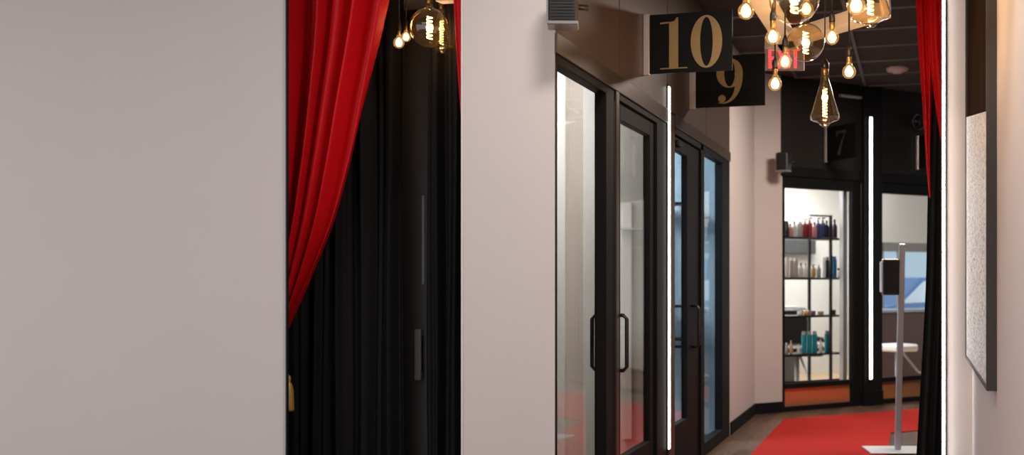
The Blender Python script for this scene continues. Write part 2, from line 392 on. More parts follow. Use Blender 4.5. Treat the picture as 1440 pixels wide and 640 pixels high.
for w, q0, q1 in ((w3, a_of(1104, 0), a_of(1194, -.04)), (w4, a_of(1237, 0), sB+.85)):
    FA.box(km := MB(), q0, q1, -.055, -.03, .05, .235); km.build('kick_panel', 'brass_glass', w, label='copper coloured reflective kick panel')
# studio beyond it
RD = 3.2
mb = MB()
uS = a_of(1216, -RD)
FA.box(mb, -.35, -.30, -RD, -.06, 0, 2.9); FA.box(mb, -.35, uS, -RD-.05, -RD, 0, 2.9)
FA.box(mb, 6.0, 6.05, -RD, -.06, 0, 2.9)
FA.box(mb, -.35, 6.0, -RD, -.12, 2.9, 2.96)
struct('wall_salon', mb, 'whitepaint')
FA.box(mb := MB(), -.35, 6.0, -RD, -.13, -.002, .012); struct('trim_12', mb, 'studiofloor')

# ------------------------------------------------------------------ light strips
def led(u0, u1, Fm, n0, n1, z0, z1, label, m='led'):
    c = Fm.p((u0+u1)/2, n0, z0); t_ = thing('light_strip', c, label, 'light strip', 'vertical light strips')
    n = (n1-n0)
    Fm.box(b := MB(), u0-.008, u1+.008, n0, n0+n*.45, .002 if z0 < .26 else z0-.01, z1+.01); b.build('channel', 'frame', t_)
    Fm.box(b := MB(), u0, u1, n0+n*.45, n1, z0, z1, .004); b.build('diffuser', m, t_)
    return t_
ul = u_of(945.3, .03)
led(ul-.022, ul+.012, HL, .0, .016, .25, 2.60, 'white vertical light strip on the post between the two dark glass doors')
al = a_of(1226.5, .09); led(al-.016, al+.016, FA, .0505, .08, .286, 3.08, 'white vertical light strip on the black pillar beside the lit shop window')
FWg = FR((0, YE), (1, 0)); xl_ = onp(1327.0, PY, V3((0, YE-.03, 0)), V3((0, 1, 0))).x
led(xl_-.0075, xl_+.0075, FWg, .0, .04, .02, HC-.04, 'white vertical light strip along the wall end beside the right red curtain', 'led_bright')

# ------------------------------------------------------------------ carpets
def slab(name, pts, z, m, label):
    mb = MB(); n = len(pts); mb.add([(p.x, p.y, .001) for p in pts]+[(p.x, p.y, z) for p in pts], [list(range(n))[::-1], [n+i for i in range(n)]]+[(i, (i+1) % n, n+(i+1) % n, n+i) for i in range(n)])
    return tag(mb.build(name, m), label, 'carpet')
cx0 = onz(1075, 620, 0).x; cx1 = onz(1249, 632, 0).x
c1, c2, c3, c4 = onz(1101, 590, 0), onz(1290, 576, 0), onz(1290, 606, 0), onz(1132, 602.5, 0)
dcv = (c2-c1).normalized()
k1, k2 = onz(1132, 602.5, 0), onz(1255, 609.5, 0); k0 = k1+(k1-k2)*((cx0-k1.x)/(k1.x-k2.x)); c1 = c1+dcv*((cx0-c1.x)/dcv.x)
slab('carpet_runner', [c1, c1+dcv*2.6, c3+dcv*1.7, k2, k1, k0], .008, 'carpet', 'red carpet runner lying across the foot of the slanting shop windows')
gp = V3((0, -.004, 0)); k3 = V3((cx1, k2.y+(k2.y-k1.y)*(cx1-k2.x)/(k2.x-k1.x), 0))
slab('carpet_runner', [k0+gp, k1+gp, k3+gp, V3((cx1, .6, 0)), V3((cx0, .6, 0))], .010, 'carpet', 'long red carpet runner leading down the hall towards the camera')

# ------------------------------------------------------------------ curtains
def interp(T, v):
    for (a, x), (b, y) in zip(T, T[1:]):
        if v <= b: q = (v-a)/(b-a); return x+(y-x)*q
    return T[-1][1]
def smooth(T, v, d=25): return (interp(T, v-d)+2*interp(T, v)+interp(T, v+d))/4
def solid(o, t):
    m = o.modifiers.new('thick', 'SOLIDIFY'); m.thickness = t; m.offset = 0; return o
# big red drape in the opening: edges read off where it hangs, at depth RC
RC = YF+.34
ppl, npl = V3((0, RC, 0)), V3((0, 1, 0))
TL = [(-300, 300), (100, 320), (300, 345), (480, 362), (520, 360)]
TR = [(-300, 583), (-60, 560), (0, 552), (65, 541), (120, 528), (215, 504), (310, 474), (385, 441), (455, 408), (500, 384), (520, 378)]
def fold(u):
    a = u*43+.9*math.sin(u*9)
    return 1.1*math.copysign(abs(math.sin(a))**.75, math.sin(a))+.5*math.sin(u*79+1.9)+.3*math.sin(u*113)
def red_fn(u, v):
    py = -300+v*820; l, r = smooth(TL, py), smooth(TR, py)
    uu = u+.010*math.sin(v*6)
    q = onp(l+(r-l)*u, py, ppl, npl); w = (r-l)/250
    q.y += .050*fold(uu)*min(1, .30+w*.75)+.02*math.sin(v*9+u*7)
    return q
rc = thing('red_curtain', V3((x_of(360), RC, 0)), 'large red velvet curtain swept to the left inside the tall wall opening', 'curtain')
solid(MB().grid(red_fn, 260, 60).build('drape', 'red', rc), .004)
tl = lambda u, v: V3(onp(362+(18+22*v)*u, 520, ppl, npl))*1 if False else None
q0, q1 = onp(362, 500, ppl, npl), onp(380, 500, ppl, npl)
zt_ = q0.z
def tail(u, v):
    x = q0.x-.05*v+(q1.x-q0.x+.16*v)*u; return V3((x, RC+.02*math.sin(u*30), zt_-.02-(zt_-.06)*v))
solid(MB().grid(tail, 60, 12).build('drape_tail', 'red', rc), .004)
tb = MB(); cxx = (q0.x+q1.x)/2
tb.tube([(cxx+.085*math.cos(a), RC+.07*math.sin(a), zt_) for a in [2*PI*k/20 for k in range(20)]], .012, 8, True)
tb.build('tieback_cord', 'goldtassel', rc)
tp = onp(406, 528, V3((0, RC-.08, 0)), npl)
ts = MB(); hz = (583-528)/F*4.9
ts.lathe([(.002, 0), (.010, -.004), (.013, -.018), (.008, -.032), (.016, -.042), (.024, -.07), (.028, -hz+.01), (.027, -hz), (.0, -hz)], (tp.x, tp.y, tp.z), 20, False)
ts.tube([(cxx+.08, RC-.04, zt_), (cxx+.12, RC-.08, zt_-.06), (tp.x, tp.y, tp.z)], .005, 6)
ts.build('tassel', 'goldtassel', rc, label='gold tassel')
# right sliver of red
P2 = V3((0, YF+.30, 0))
TL2 = [(-300, 618), (0, 637), (80, 641), (150, 646), (260, 655), (420, 670), (520, 690)]
def red2(u, v):
    py = -300+v*820; l = smooth(TL2, py); q = onp(l+(760-l)*u*(1-.55*v), py, P2, npl); q.y += .022*math.sin(u*26+.5); q.x = min(q.x, -2.02); return q
rs = MB().grid(red2, 60, 30).build('red_curtain', 'red'); solid(rs, .004)
tag(rs, 'narrow sliver of red velvet curtain at the right edge of the tall opening', 'curtain')
# black curtains behind
def blackfn(x0, x1, Y, k, amp, top=-330, bot=760, ph=0.):
    P = V3((0, Y, 0)); xa, xb = onp(x0, 393, P, npl).x, onp(x1, 393, P, npl).x
    def f(u, v):
        z = HC-.03-(HC-.05)*v
        y = Y+amp*(math.sin(u*k+ph)+.5*math.sin(u*k*1.83+1.1+ph)+.25*math.sin(u*k*3.1+v*2))
        return V3((xa+(xb-xa)*u+.006*math.sin(v*7+u*20), y, z))
    return f
bk = MB().grid(blackfn(330, 565, YF+.80, 46, .026), 220, 24).build('black_curtain', 'blackcloth'); solid(bk, .004)
tag(bk, 'wide black curtain hanging behind the big red drape in the opening', 'curtain')
bk = MB().grid(blackfn(597, 760, YF+.72, 40, .026, ph=1.), 160, 24).build('black_curtain', 'blackcloth'); solid(bk, .004)
for v in bk.data.vertices: v.co.x = min(v.co.x, -2.02)
tag(bk, 'narrow black curtain right of the gap with the dark door, inside the opening', 'curtain')
# dark door in the gap
DB = FR((0, YF+1.10), (1, 0)); bx0, bx1 = onp(556, 393, V3((0, YF+1.06, 0)), npl).x, onp(640, 393, V3((0, YF+1.06, 0)), npl).x
dd = struct('door_3', DB.box(MB(), bx0-.5, bx1, .002, .04, 0.01, 2.78, .004), mat('dark_door', (.10, .094, .094), .45))
hx0, hx1 = onp(582, 393, V3((0, YF+1.0, 0)), npl).x, onp(591, 393, V3((0, YF+1.0, 0)), npl).x
zh0, zh1 = onp(585, 535, V3((0, YF+1.0, 0)), npl).z, onp(585, 463, V3((0, YF+1.0, 0)), npl).z
DB.box(hb := MB(), hx0, hx1, .08, .095, zh0, zh1, .003); DB.box(hb, hx0+.01, hx1-.01, .04, .08, zh0+.02, zh0+.04); DB.box(hb, hx0+.01, hx1-.01, .04, .08, zh1-.04, zh1-.02)
hb.build('handle', mat('brushed_plate', (.36, .33, .32), .4, metal=.4), dd, label='pale metal pull plate')

lx0, lx1 = onp(593, 393, V3((0, YF+1.05, 0)), npl).x, onp(596.5, 393, V3((0, YF+1.05, 0)), npl).x
DB.box(hb := MB(), lx0, lx1, .0405, .05, onp(595, 400, V3((0, YF+1.05, 0)), npl).z, onp(595, 275, V3((0, YF+1.05, 0)), npl).z, .002); hb.build('edge_strip', 'grey', dd, label='thin pale upright strip')
# right-hand curtains at the hall end
Y1 = YE+.34; PA = V3((0, Y1, 0))
TLa = [(-300, 1284), (0, 1288), (70, 1292), (150, 1298), (230, 1303), (280, 1307), (340, 1314), (430, 1330)]
TRa = [(-300, 1310), (0, 1311), (80, 1312), (130, 1311), (180, 1309), (230, 1307.5), (280, 1308), (340, 1315.5), (430, 1333)]
TLb = [(-300, 1305), (0, 1305), (60, 1306), (120, 1312), (170, 1319), (215, 1326), (300, 1340), (430, 1352)]
TRb = [(-300, 1350), (430, 1360)]
hc = thing('red_curtain', V3((onp(1335, 393, PA, npl).x, Y1, 0)), 'red velvet curtain swept to the right at the hall end beside the light strip', 'curtain')
def swag(TLx, TRx, dy, k, amp, span=730):
    def f(u, v):
        py = -300+v*span; l, r = smooth(TLx, py), smooth(TRx, py)
        q = onp(l+(r-l)*u, py, V3((0, Y1+dy, 0)), npl); q.y += amp*math.sin(u*k+.4); return q
    return f
solid(MB().grid(swag(TLa, TRa, .0, 14, .016, 578), 50, 50).build('swag', 'red', hc), .004)
solid(MB().grid(swag(TLb, TRb, -.05, 22, .018), 50, 50).build('swag', 'red', hc), .004)
PBk = V3((0, Y1+.10, 0))
TB = [(-300, 1306), (0, 1307), (130, 1308), (270, 1305), (400, 1302.5), (520, 1296), (640, 1289), (720, 1285)]
def hb_(u, v):
    z = HC-.03-(HC-.05)*v; py = PY-(z-EYE)*F/7.2
    l = smooth(TB, py); q = onp(l+(1375-l)*u, 393, PBk, npl); return V3((q.x, PBk.y+.02*(math.sin(u*40)+.5*math.sin(u*23+1)), z))
bk = MB().grid(hb_, 90, 40).build('black_curtain', 'blackcloth'); solid(bk, .004)
tag(bk, 'black curtain hanging behind the right red curtain next to the chrome stand', 'curtain')

# ------------------------------------------------------------------ number signs
def ring(cx, cy, rx, ry, a0=0., a1=2*PI, n=48, p=2.0):
    out = []
    for i in range(n+1):
        a = a0+(a1-a0)*i/n; c, s = math.cos(a), math.sin(a)
        out.append((cx+rx*math.copysign(abs(c)**(2/p), c), cy+ry*math.copysign(abs(s)**(2/p), s)))
    return out
def glyph(mb, ch, o, ax, ay, az, h, t):                         # didone figures, height h, left corner at o
    S = lambda P: [(a*h, b*h) for a, b in P]
    if ch == '0':
        mb.strip(S(ring(.31, .5, .31, .51)), S(ring(.31, .5, .125, .475)), o, ax, ay, az, t); return .62
    if ch == '1':
        mb.prism(S([(.20, .02), (.38, .02), (.38, 1.0), (.35, 1.0), (.30, .93), (.20, .915)]), o, ax, ay, az, t)
        mb.prism(S([(.02, .885), (.20, .895), (.20, .925), (.02, .915)]), o, ax, ay, az, t)
        mb.prism(S([(.02, 0), (.56, 0), (.56, .022), (.02, .022)]), o, ax, ay, az, t); return .52
    if ch == '9':
        mb.strip(S(ring(.30, .68, .30, .33)), S(ring(.30, .68, .125, .305)), o, ax, ay, az, t)
        n = 28; P = []; Q = []
        for i in range(n+1):
            q = i/n; a = .10-q*1.95
            w = .165*(1-q)**.8+.02
            cx, cy, rx, ry = .16, .62, .44, .63
            P.append((cx+rx*math.cos(a), cy+ry*math.sin(a))); Q.append((cx+(rx-w)*math.cos(a), cy+(ry-w*.5)*math.sin(a)))
        mb.strip(S(P), S(Q), o, ax, ay, az, t*1.1)
        mb.prism(S(ring(.125, .105, .085, .085, n=20)[:-1]), o, ax, ay, az, t*1.15); return .62
    if ch == '7':
        mb.prism(S([(.03, .97), (.03, .72), (.06, .72), (.10, .84), (.16, .87), (.58, .87), (.58, .97)]), o, ax, ay, az, t)
        n = 16; P = []; Q = []
        for i in range(n+1):
            q = i/n; y = .92-q*.92; x = .56-.30*math.sin(q*1.35); w = .025+.15*q
            P.append((x, y)); Q.append((x-w, y))
        mb.strip(S(P), S(Q), o, ax, ay, az, t); return .62
def blade(base, axis, z0, z1, wid, text, label, strip_w, gold='gold', hf=.86):
    ax = V3(axis).normalized(); face = V3((ax.y, -ax.x, 0))
    if face.dot(FW) > 0: face = -face
    t_ = thing('number_sign', V3((base.x, base.y, z0)), label, 'sign', 'hanging number signs')
    H = z1-z0; c = base+UP*((z0+z1)/2)
    MB().box(c+ax*strip_w/2, (strip_w/2, .012, H/2+.006), (ax, face, UP), .003).build('mounting_strip', 'alu', t_, label='pale aluminium mounting strip')
    MB().box(c+ax*(strip_w+wid/2), (wid/2, .005, H/2), (ax, face, UP), .001).build('panel', 'signblack', t_)
    if text:
        h = H*hf; tot = {'10': 1.25, '9': .62, '7': .62}[text]*h
        o = base+UP*(z0+(H-h)/2)+ax*(strip_w+(wid-tot)/2)+face*.0052
        for ch in text:
            g = MB(); w = glyph(g, ch, o, ax, UP, face, h, .003); g.build('numeral', gold, t_, label='gold numeral '+ch)
            o = o+ax*(w*h+.11*h)
    return t_
def hall_blade(xs, yt, yb, xe, text, label):
    u = u_of(xs); b = HL.p(u, .0, 0); zc = (b-O).dot(FW); sc_ = F/zc
    z1, z0 = EYE+(PY-yt)/sc_, EYE+(PY-yb)/sc_
    e = onp(xe, PY, b, V3((0, 1, 0))); sw = 9/sc_
    return blade(b, (1, 0, 0), z0, z1, e.x-b.x-sw, text, label, sw)
hall_blade(905, 22, 105, 1030, '10', 'black blade sign with gold number 10 nearest on the left hall wall')
hall_blade(969.5, 81, 152.5, 1076, '9', 'black blade sign with gold number 9 just behind the number 10')
def far_blade(xs, yt, yb, text, label, wid):
    u = a_of(xs); b = FA.p(u, 0.02, 0); zc = (b-O).dot(FW); sc_ = F/zc
    return blade(b, FA.n, EYE+(PY-yb)/sc_, EYE+(PY-yt)/sc_, wid, text, label, .035, mat('dull_bronze_'+(text or 'x'), (.045, .036, .026), .4), .72)
far_blade(1158, 180, 228, '7', 'black blade sign with dim number 7 on the black wall below the diamond bulb', .44)
far_blade(1287, 192, 238, '', 'black blade sign with pale edge half hidden by the right red curtain', .10)

# ------------------------------------------------------------------ wall fittings
def speaker(p, h, rot, label):
    t_ = thing('wall_speaker', p, label, 'speaker', 'wall speakers')
    ax = (V3((math.cos(rot), math.sin(rot), 0)), V3((-math.sin(rot), math.cos(rot), 0)), UP)
    MB().box(p, (.062*h, .055*h, .095*h), ax, .012*h).build('housing', 'speakerbody', t_)
    g = MB(); f = p-ax[1]*.057*h
    for k in range(-6, 7): g.box(f+UP*(k*.0125*h), (.046*h, .004*h, .0035*h), ax)
    g.box(f+ax[1]*.002*h, (.05*h, .002*h, .083*h), ax); g.build('grille', 'black', t_)
    r = MB(); r.box(p-UP*.092*h-ax[1]*.01*h, (.064*h, .055*h, .008*h), ax, .004*h); r.box(p-ax[0]*.062*h, (.004*h, .052*h, .09*h), ax, .002*h); r.build('trim_band', 'silver', t_)
    MB().tube([p+ax[1]*.05*h, p+ax[1]*.05*h+ax[0]*.05*h, p+ax[1]*.07*h+ax[0]*.10*h*(1 if rot < 1 else -1)], .012*h, 8).build('bracket', 'black', t_)
    return t_
sp = at(792, 5, 4.58); speaker(sp, 1.05, .28, 'small dark box speaker high on the corner above the near glass door')
sp2 = at(1102, 228, 10.62); speaker(sp2, 1.0, -.3, 'small black box speaker high beside the lit shop window')
sd = onz(1262, 96, HC-.005); b = MB().lathe([(.0, -.055), (.035, -.055), (.05, -.045), (.06, -.035), (.10, -.03), (.108, -.012), (.108, 0), (0, 0)], (sd.x, sd.y, HC-.001), 28, False)
o = tag(b.build('smoke_detector', mat('detector_white', (.66, .58, .54), .5)), 'round white smoke detector on the dark ceiling', 'smoke detector')
b1, b2 = a_of(1179), a_of(1208); FA.box(b := MB(), b1, b2, .001, .05, 3.27, 3.295, .004)
o = tag(b.build('bar_fixture', 'grey'), 'slim pale bar fixture high on the black wall above number 7', 'light fixture')
pr = FA.p(a_of(1287), .045, EYE+(PY-170)/F*11.75); b = MB()
b.tube([pr+FA.u*.085*math.cos(a)+UP*.085*math.sin(a) for a in [2*PI*k/28 for k in range(28)]], .018, 8, True)
t_ = thing('wall_horn', pr, 'round black ring fitting on the black wall half behind the red curtain', 'wall fitting')
b.build('rim', mat('gloss_black', (.02, .02, .02), .25), t_); b = MB()
b.tube([pr-FA.n*.043, pr+FA.n*.01], [.07, .02], 16); b.build('cone', 'black', t_)

# exit sign
ez = 8.2; ep = at(1103, 82, ez); s_ = ez/F; ax = (RT, FW, UP)
ex = thing('exit_sign', ep, 'frosted exit sign with red letters hanging behind the small bulbs', 'sign')
MB().box(ep, (28*s_, .006, 17.5*s_), ax, .02).build('panel', 'exitpanel', ex)
MB().box(ep+UP*44*s_+RT*6*s_, (18*s_, .05, 11*s_), ax, .01).build('housing', 'glowpaint', ex, label='housing coloured with painted red glow')
MB().tube([ep+UP*54*s_+RT*6*s_, V3((ep.x+RT.x*6*s_, ep.y+RT.y*6*s_, HC))], .012, 8).build('stem', 'cord', ex)
MB().box(ep+UP*24*s_+RT*6*s_, (15*s_, .01, 9*s_), ax, .004).build('neck', 'glowpaint', ex)
def letter(segs, x0, w):
    b = MB(); h = 28*s_; z = ep-UP*14*s_+RT*x0*s_-FW*.0066
    for (xa, ya, xb, yb, th) in segs:
        p, q = z+RT*xa*w*s_+UP*ya*h, z+RT*xb*w*s_+UP*yb*h; d = (q-p); L_ = d.length; d.normalize(); nrm = d.cross(FW)
        b.box((p+q)/2, (L_/2, .002, th*s_/2), (d, FW, nrm))
    return b
for nm, segs, x0, w in (('E', [(.15, 0, .15, 1, 3.5), (0, .06, 1, .06, 3.5), (0, .5, .85, .5, 3.5), (0, .94, 1, .94, 3.5)], -22, 10),
                        ('X', [(0, 0, 1, 1, 3.5), (0, 1, 1, 0, 3.5)], -9, 11), ('I', [(.5, 0, .5, 1, 3.5)], 2, 7), ('T', [(.5, 0, .5, 1, 3.5), (0, .94, 1, .94, 3.5)], 10, 11)):
    letter(segs, x0, w).build('letter', 'exitred', ex, label='red letter '+nm)

# hanging timber frame above the bulbs
zf = 2.80
fl, frr = onz(1098, 72, zf), onz(1253, 26, zf); nl, nr = onz(1066, 20, zf), V3((0, 0, 0))
dl = (fl-onz(1060, 15, zf)); dl.z = 0; dl.normalize(); nl = fl-dl*3.0
nr = V3((frr.x, nl.y, zf)); cen = (fl+frr+nl+nr)/4
hf = thing('hanging_frame', V3((cen.x, cen.y, zf)), 'pale timber frame hung from the ceiling around the cluster of bulbs', 'frame')
def plank(p, q, w, h):
    d = (q-p); L_ = d.length; d.normalize(); n = V3((-d.y, d.x, 0)); s = 1 if n.dot(cen-(p+q)/2) > 0 else -1
    return MB().box((p+q)/2+UP*h/2+n*s*w/2, (L_/2, w/2, h/2), (d, n, UP), .003)
for p, q, w in ((fl, frr, .13), (nl, fl, .11), (frr, nr, .05), (nr, nl, .1)): plank(p, q, w, .075).build('plank', 'timber', hf)
for p in (fl, frr, nl, nr):
    d = (cen-p); d.z = 0; d.normalize(); r = p+d*.08+UP*.07
    MB().tube([r, V3((r.x, r.y, HC))], .004, 6).build('hanger', 'cord', hf)

# ------------------------------------------------------------------ bulbs
def helix(r, h, turns, n=14, z=0.): return [(r*math.cos(2*PI*k/n), r*math.sin(2*PI*k/n), z-h/2+h*k/(turns*n)) for k in range(int(turns*n)+1)]
proto = {}
def mesh_of(mb, m): o = mb.build('tmp', m); me = o.data; bpy.data.objects.remove(o); return me
def small_profile():
    P = [(.011, .050), (.013, .040), (.014, .030)]
    for k in range(14):
        a = math.radians(52-k*(142/13)); P.append((.032*math.cos(a) if k < 13 else .0005, .032*math.sin(a)))
    return P
def globe_profile(R=.1):
    P = [(.017, R+.035), (.018, R+.015)]
    for k in range(26):
        a = math.radians(78-k*(168/25)); P.append((max(R*math.cos(a), .0005), R*math.sin(a)))
    return P
DP = [(.019, .150), (.020, .125), (.027, .095), (.042, .045), (.058, -.010), (.073, -.058), (.083, -.088), (.0845, -.102), (.078, -.115), (.062, -.122), (.044, -.127), (.031, -.134), (.025, -.144), (.015, -.152), (.0005, -.155)]
def smoothp(P, it=2):
    for _ in range(it):
        Q = [P[0]]
        for a, b in zip(P, P[1:]): Q += [(a[0]*.75+b[0]*.25, a[1]*.75+b[1]*.25), (a[0]*.25+b[0]*.75, a[1]*.25+b[1]*.75)]
        P = Q+[P[-1]]
    return P
ME = {
 'small_glass': mesh_of(MB().lathe(small_profile(), n=24, cap=False), 'smallglass'),
 'small_fil': mesh_of(MB().lathe([(.0005, -.023), (.011, -.020), (.018, -.010), (.0195, .0), (.016, .012), (.010, .022), (.0005, .029)], n=16, cap=False), 'fil2'),
 'globe_glass': mesh_of(MB().lathe(globe_profile(), n=48, cap=False), 'amber'),
 'globe_fil': mesh_of(MB().tube(helix(.0125, .115, 6.5), .0036, 6), 'fil'),
 'diamond_glass': mesh_of(MB().lathe(smoothp(DP), n=48, cap=False), 'amber'),
 'diamond_fil': mesh_of(MB().tube(helix(.0105, .155, 9, z=-.02), .0034, 6), 'fil'),
}
def capm(z, r): return mesh_of(MB().lathe([(r*.9, z-.012), (r, z-.008), (r, z+.022), (r*.8, z+.026), (0, z+.026)], n=18, cap=False), 'cap')
def sockm(z, r): return mesh_of(MB().lathe([(r*.7, z), (r*1.08, z), (r*1.15, z+.006), (r*1.1, z+.030), (r*.75, z+.042), (r*.45, z+.056), (0, z+.058)], n=18, cap=False), 'socket')
DIM = {'small': (.047, .0125), 'globe': (.130, .0195), 'diamond': (.150, .021)}
for k, (z, r) in DIM.items(): ME[k+'_cap'] = capm(z, r); ME[k+'_sock'] = sockm(z+.022, r)
def part(name, me, parent, sc_=1.):
    o = bpy.data.objects.new(name, me); COL.objects.link(o); o.parent = parent; o.scale = (sc_,)*3; return o
PW = {'small': 4.5, 'globe': 13., 'diamond': 13.}
def bulb(kind, x, y, zc, label, sc_=1., sx=None, power=1.):
    p = at(x, y, zc); t_ = thing('pendant_bulb', p, label, 'light bulb', 'pendant bulbs in the hall' if x > 700 else 'pendant bulbs in the opening')
    part('glass', ME[kind+'_glass'], t_, sc_); part('filament', ME[kind+'_fil'], t_, sc_)
    part('cap', ME[kind+'_cap'], t_, sc_); part('socket', ME[kind+'_sock'], t_, sc_)
    z0 = (DIM[kind][0]+.078)*sc_
    MB().tube([(0, 0, z0-.004), (0, 0, HC-p.z-.001)], .0042, 6).build('cord', 'cord', t_, origin=None) if False else None
    m = MB().tube([(0, 0, z0-.004), (0, 0, HC-p.z-.001)], .0042, 6); part('cord', mesh_of(m, 'cord'), t_)
    ld = bpy.data.lights.new('glow', 'POINT'); ld.energy = PW[kind]*power; ld.color = (1., .66, .40); ld.shadow_soft_size = .02*sc_
    lo = bpy.data.objects.new('glow', ld); COL.objects.link(lo); lo.parent = t_
    return t_
bulb('small', 1049, 16, 4.2, 'small round lit bulb just right of the number 10 sign')
bulb('small', 1087, 52, 4.6, 'small round lit bulb at upper left of the exit sign')
bulb('small', 1104, 87, 5.0, 'small round lit bulb in front of the exit sign letters')
bulb('small', 1090, 118, 5.0, 'lowest small round lit bulb, hanging below the exit sign')
bulb('small', 1170, 53, 4.9, 'small round lit bulb right beside the smaller glass globe')
bulb('small', 1194, 101, 5.0, 'small round lit bulb low down between the diamond bulb and smoke detector')
bulb('small', 1204, 8, 3.75, 'small round lit bulb overlapping the upper right amber bulb')
bulb('small', 1134, 13, 4.7, 'small round lit bulb seen through the largest glass globe')
bulb('globe', 1117, -2, 4.25, 'largest clear amber globe bulb cut by the top of the photo')
bulb('globe', 1133, 60, 5.6, 'smaller amber globe bulb hanging above the diamond bulb')
bulb('diamond', 1160, 140, 6.0, 'amber diamond shaped bulb hanging lowest in front of the black wall')
bulb('diamond', 1224, -12, 4.5, 'amber diamond shaped bulb cut by the top, near the frame corner')
bulb('globe', 604, 39, 5.38, 'amber globe bulb inside the tall opening', power=.08)
bulb('diamond', 621, 42, 5.56, 'amber diamond bulb behind the globe inside the tall opening', .78, power=.08)
bulb('small', 561, 60, 5.5, 'small lit bulb beside the red drape inside the opening', .9, power=.1)
bulb('small', 571, 52, 5.62, 'small lit bulb between drape and amber globe inside the opening', .8, power=.1)
bp_ = at(640, 3, 5.35); MB_ = MB().box(bp_+V3((0, .0, .03)), (.10, .03, .03), (V3((.97, -.2, -.08)).normalized(), V3((.2, .97, 0)).normalized(), UP), .003)
o = tag(MB_.build('timber_bar', 'timber'), 'short pale timber bar above the amber bulb inside the opening', 'bar')
MB().tube([bp_+UP*.05, V3((bp_.x, bp_.y, HC))], .004, 6).build('hanger', 'cord', o)

# ------------------------------------------------------------------ picture on the right wall
zs = lambda zc: (zc+XR*math.sin(TH))/math.cos(TH)
ya, yb_ = zs(4.72), YE-.03; td = .045; AR = FR((XR, 0), (0, -1))     # u = -y, n = -x
art = thing('wall_art', V3((XR, (ya+yb_)/2, .85)), 'tall black framed glittering silver picture on the right wall', 'wall art')
z0, z1 = .855, 3.15; fb = MB(); fw_ = .022
AR.box(fb, -ya-fw_, -ya, 0, td, z0, z1, .002); AR.box(fb, -yb_, -yb_+fw_, 0, td, z0, z1, .002)
AR.box(fb, -yb_+fw_, -ya-fw_, 0, td, z0, z0+fw_, .002); AR.box(fb, -yb_+fw_, -ya-fw_, 0, td, z1-fw_, z1, .002)
fb.build('frame', 'artframe', art)
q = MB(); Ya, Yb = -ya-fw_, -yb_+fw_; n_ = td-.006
zb1, zb2 = 2.10, 2.37  # slanted edge between the painted bright and dark reflection
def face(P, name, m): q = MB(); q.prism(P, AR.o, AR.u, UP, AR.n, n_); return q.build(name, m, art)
face([(Yb, z0+fw_), (Ya, z0+fw_), (Ya, zb1), (Yb, zb2)], 'bright_reflection', 'glitter')['label'] = 'glittering lower part painted as a bright reflection'
face([(Yb, zb2), (Ya, zb1), (Ya, z1-fw_), (Yb, z1-fw_)], 'dark_reflection', 'darkreflection')['label'] = 'upper part painted as a dark reflection'

# ------------------------------------------------------------------ stand by the curtain
bz = onz(1261, 634, .011); sc_ = F/((bz-O).dot(FW))
st = thing('dispenser_stand', bz, 'slim grey floor stand with a black dispenser beside the right curtains', 'stand')
zt2 = EYE+(PY-345)/sc_
lean = (RT*(6/sc_))
MB().box(bz+RT*(0/sc_)+UP*.006, (43/sc_, .17, .006), (RT, FW, UP), .003).build('base', mat('pale_steel', (.66, .66, .68), .35, metal=.3), st)
pd = (UP*(zt2-.012)+lean); pl = pd.length; pd.normalize()
MB().box(bz+UP*.012+pd*pl/2+RT*.008, (4.2/sc_, .016, pl/2), (RT, FW, pd), .004).build('pole', 'grey', st)
dz0, dz1 = EYE+(PY-417)/sc_, EYE+(PY-366)/sc_; pc = bz+RT*(-10/sc_)+UP*((dz0+dz1)/2)-FW*.02
MB().box(pc, (11/sc_, .045, (dz1-dz0)/2), (RT, FW, UP), .008).build('dispenser', 'black', st, label='black box dispenser')
MB().box(pc-RT*(12.5/sc_)-UP*.0, (1.1/sc_, .03, (dz1-dz0)*.42), (RT, FW, UP), .002).build('side_plate', 'white', st, label='pale side plate')

# ------------------------------------------------------------------ shelving and stock behind the lit window
SN = -.42                                                          # shelf front line
ss = lambda x: a_of(x, SN)
zz = lambda x, y: onp(x, y, FA.p(0, SN, 0), FA.n).z
shelf_y = [(1150, 334), (1150, 390.5), (1150, 443.5), (1150, 497), (1150, 534)]
SH = [zz(*q) for q in shelf_y]
L0, L1 = ss(1090), ss(1187)
sh = thing('shelf_unit', FA.p((L0+L1)/2, SN, 0), 'black metal shelving unit with bottles behind the lit shop window', 'shelf')
for i, z in enumerate(SH[:4]):
    FA.box(b := MB(), L0, L1, SN-.26, SN, z-.022, z, .003); b.build('shelf', 'black' if i != 3 else 'black', sh)
for x, zt3 in ((1137, SH[0]), (1167, zz(1167, 303))):
    nb = SN-.287 if x == 1137 else SN+.001                       # the middle upright runs up the back
    FA.box(b := MB(), a_of(x, nb)-.014, a_of(x, nb)+.014, nb, nb+.025, .012, zt3); b.build('upright', 'black', sh)
FA.box(b := MB(), L0, L0+.026, SN+.001, SN+.026, .012, SH[0]); b.build('upright', 'black', sh)
um = a_of(1188.5, -.11); FA.box(b := MB(), um-.03, um+.03, -.17, -.11, .24, 2.30, .004); b.build('mullion', 'grey', w3, label='pale metal post')
FA.box(b := MB(), ss(1138), ss(1167), SN+.001, SN+.02, zz(1150, 303)-.012, zz(1150, 303)+.004); b.build('rail', 'black', sh)
FA.box(b := MB(), L0, L1, SN+.001, SN+.02, SH[4]-.03, SH[4]); b.build('rail', 'black', sh)
def bmat(n, c, r=.25): return M.setdefault('b_'+n, mat('bottle_'+n, c, r))
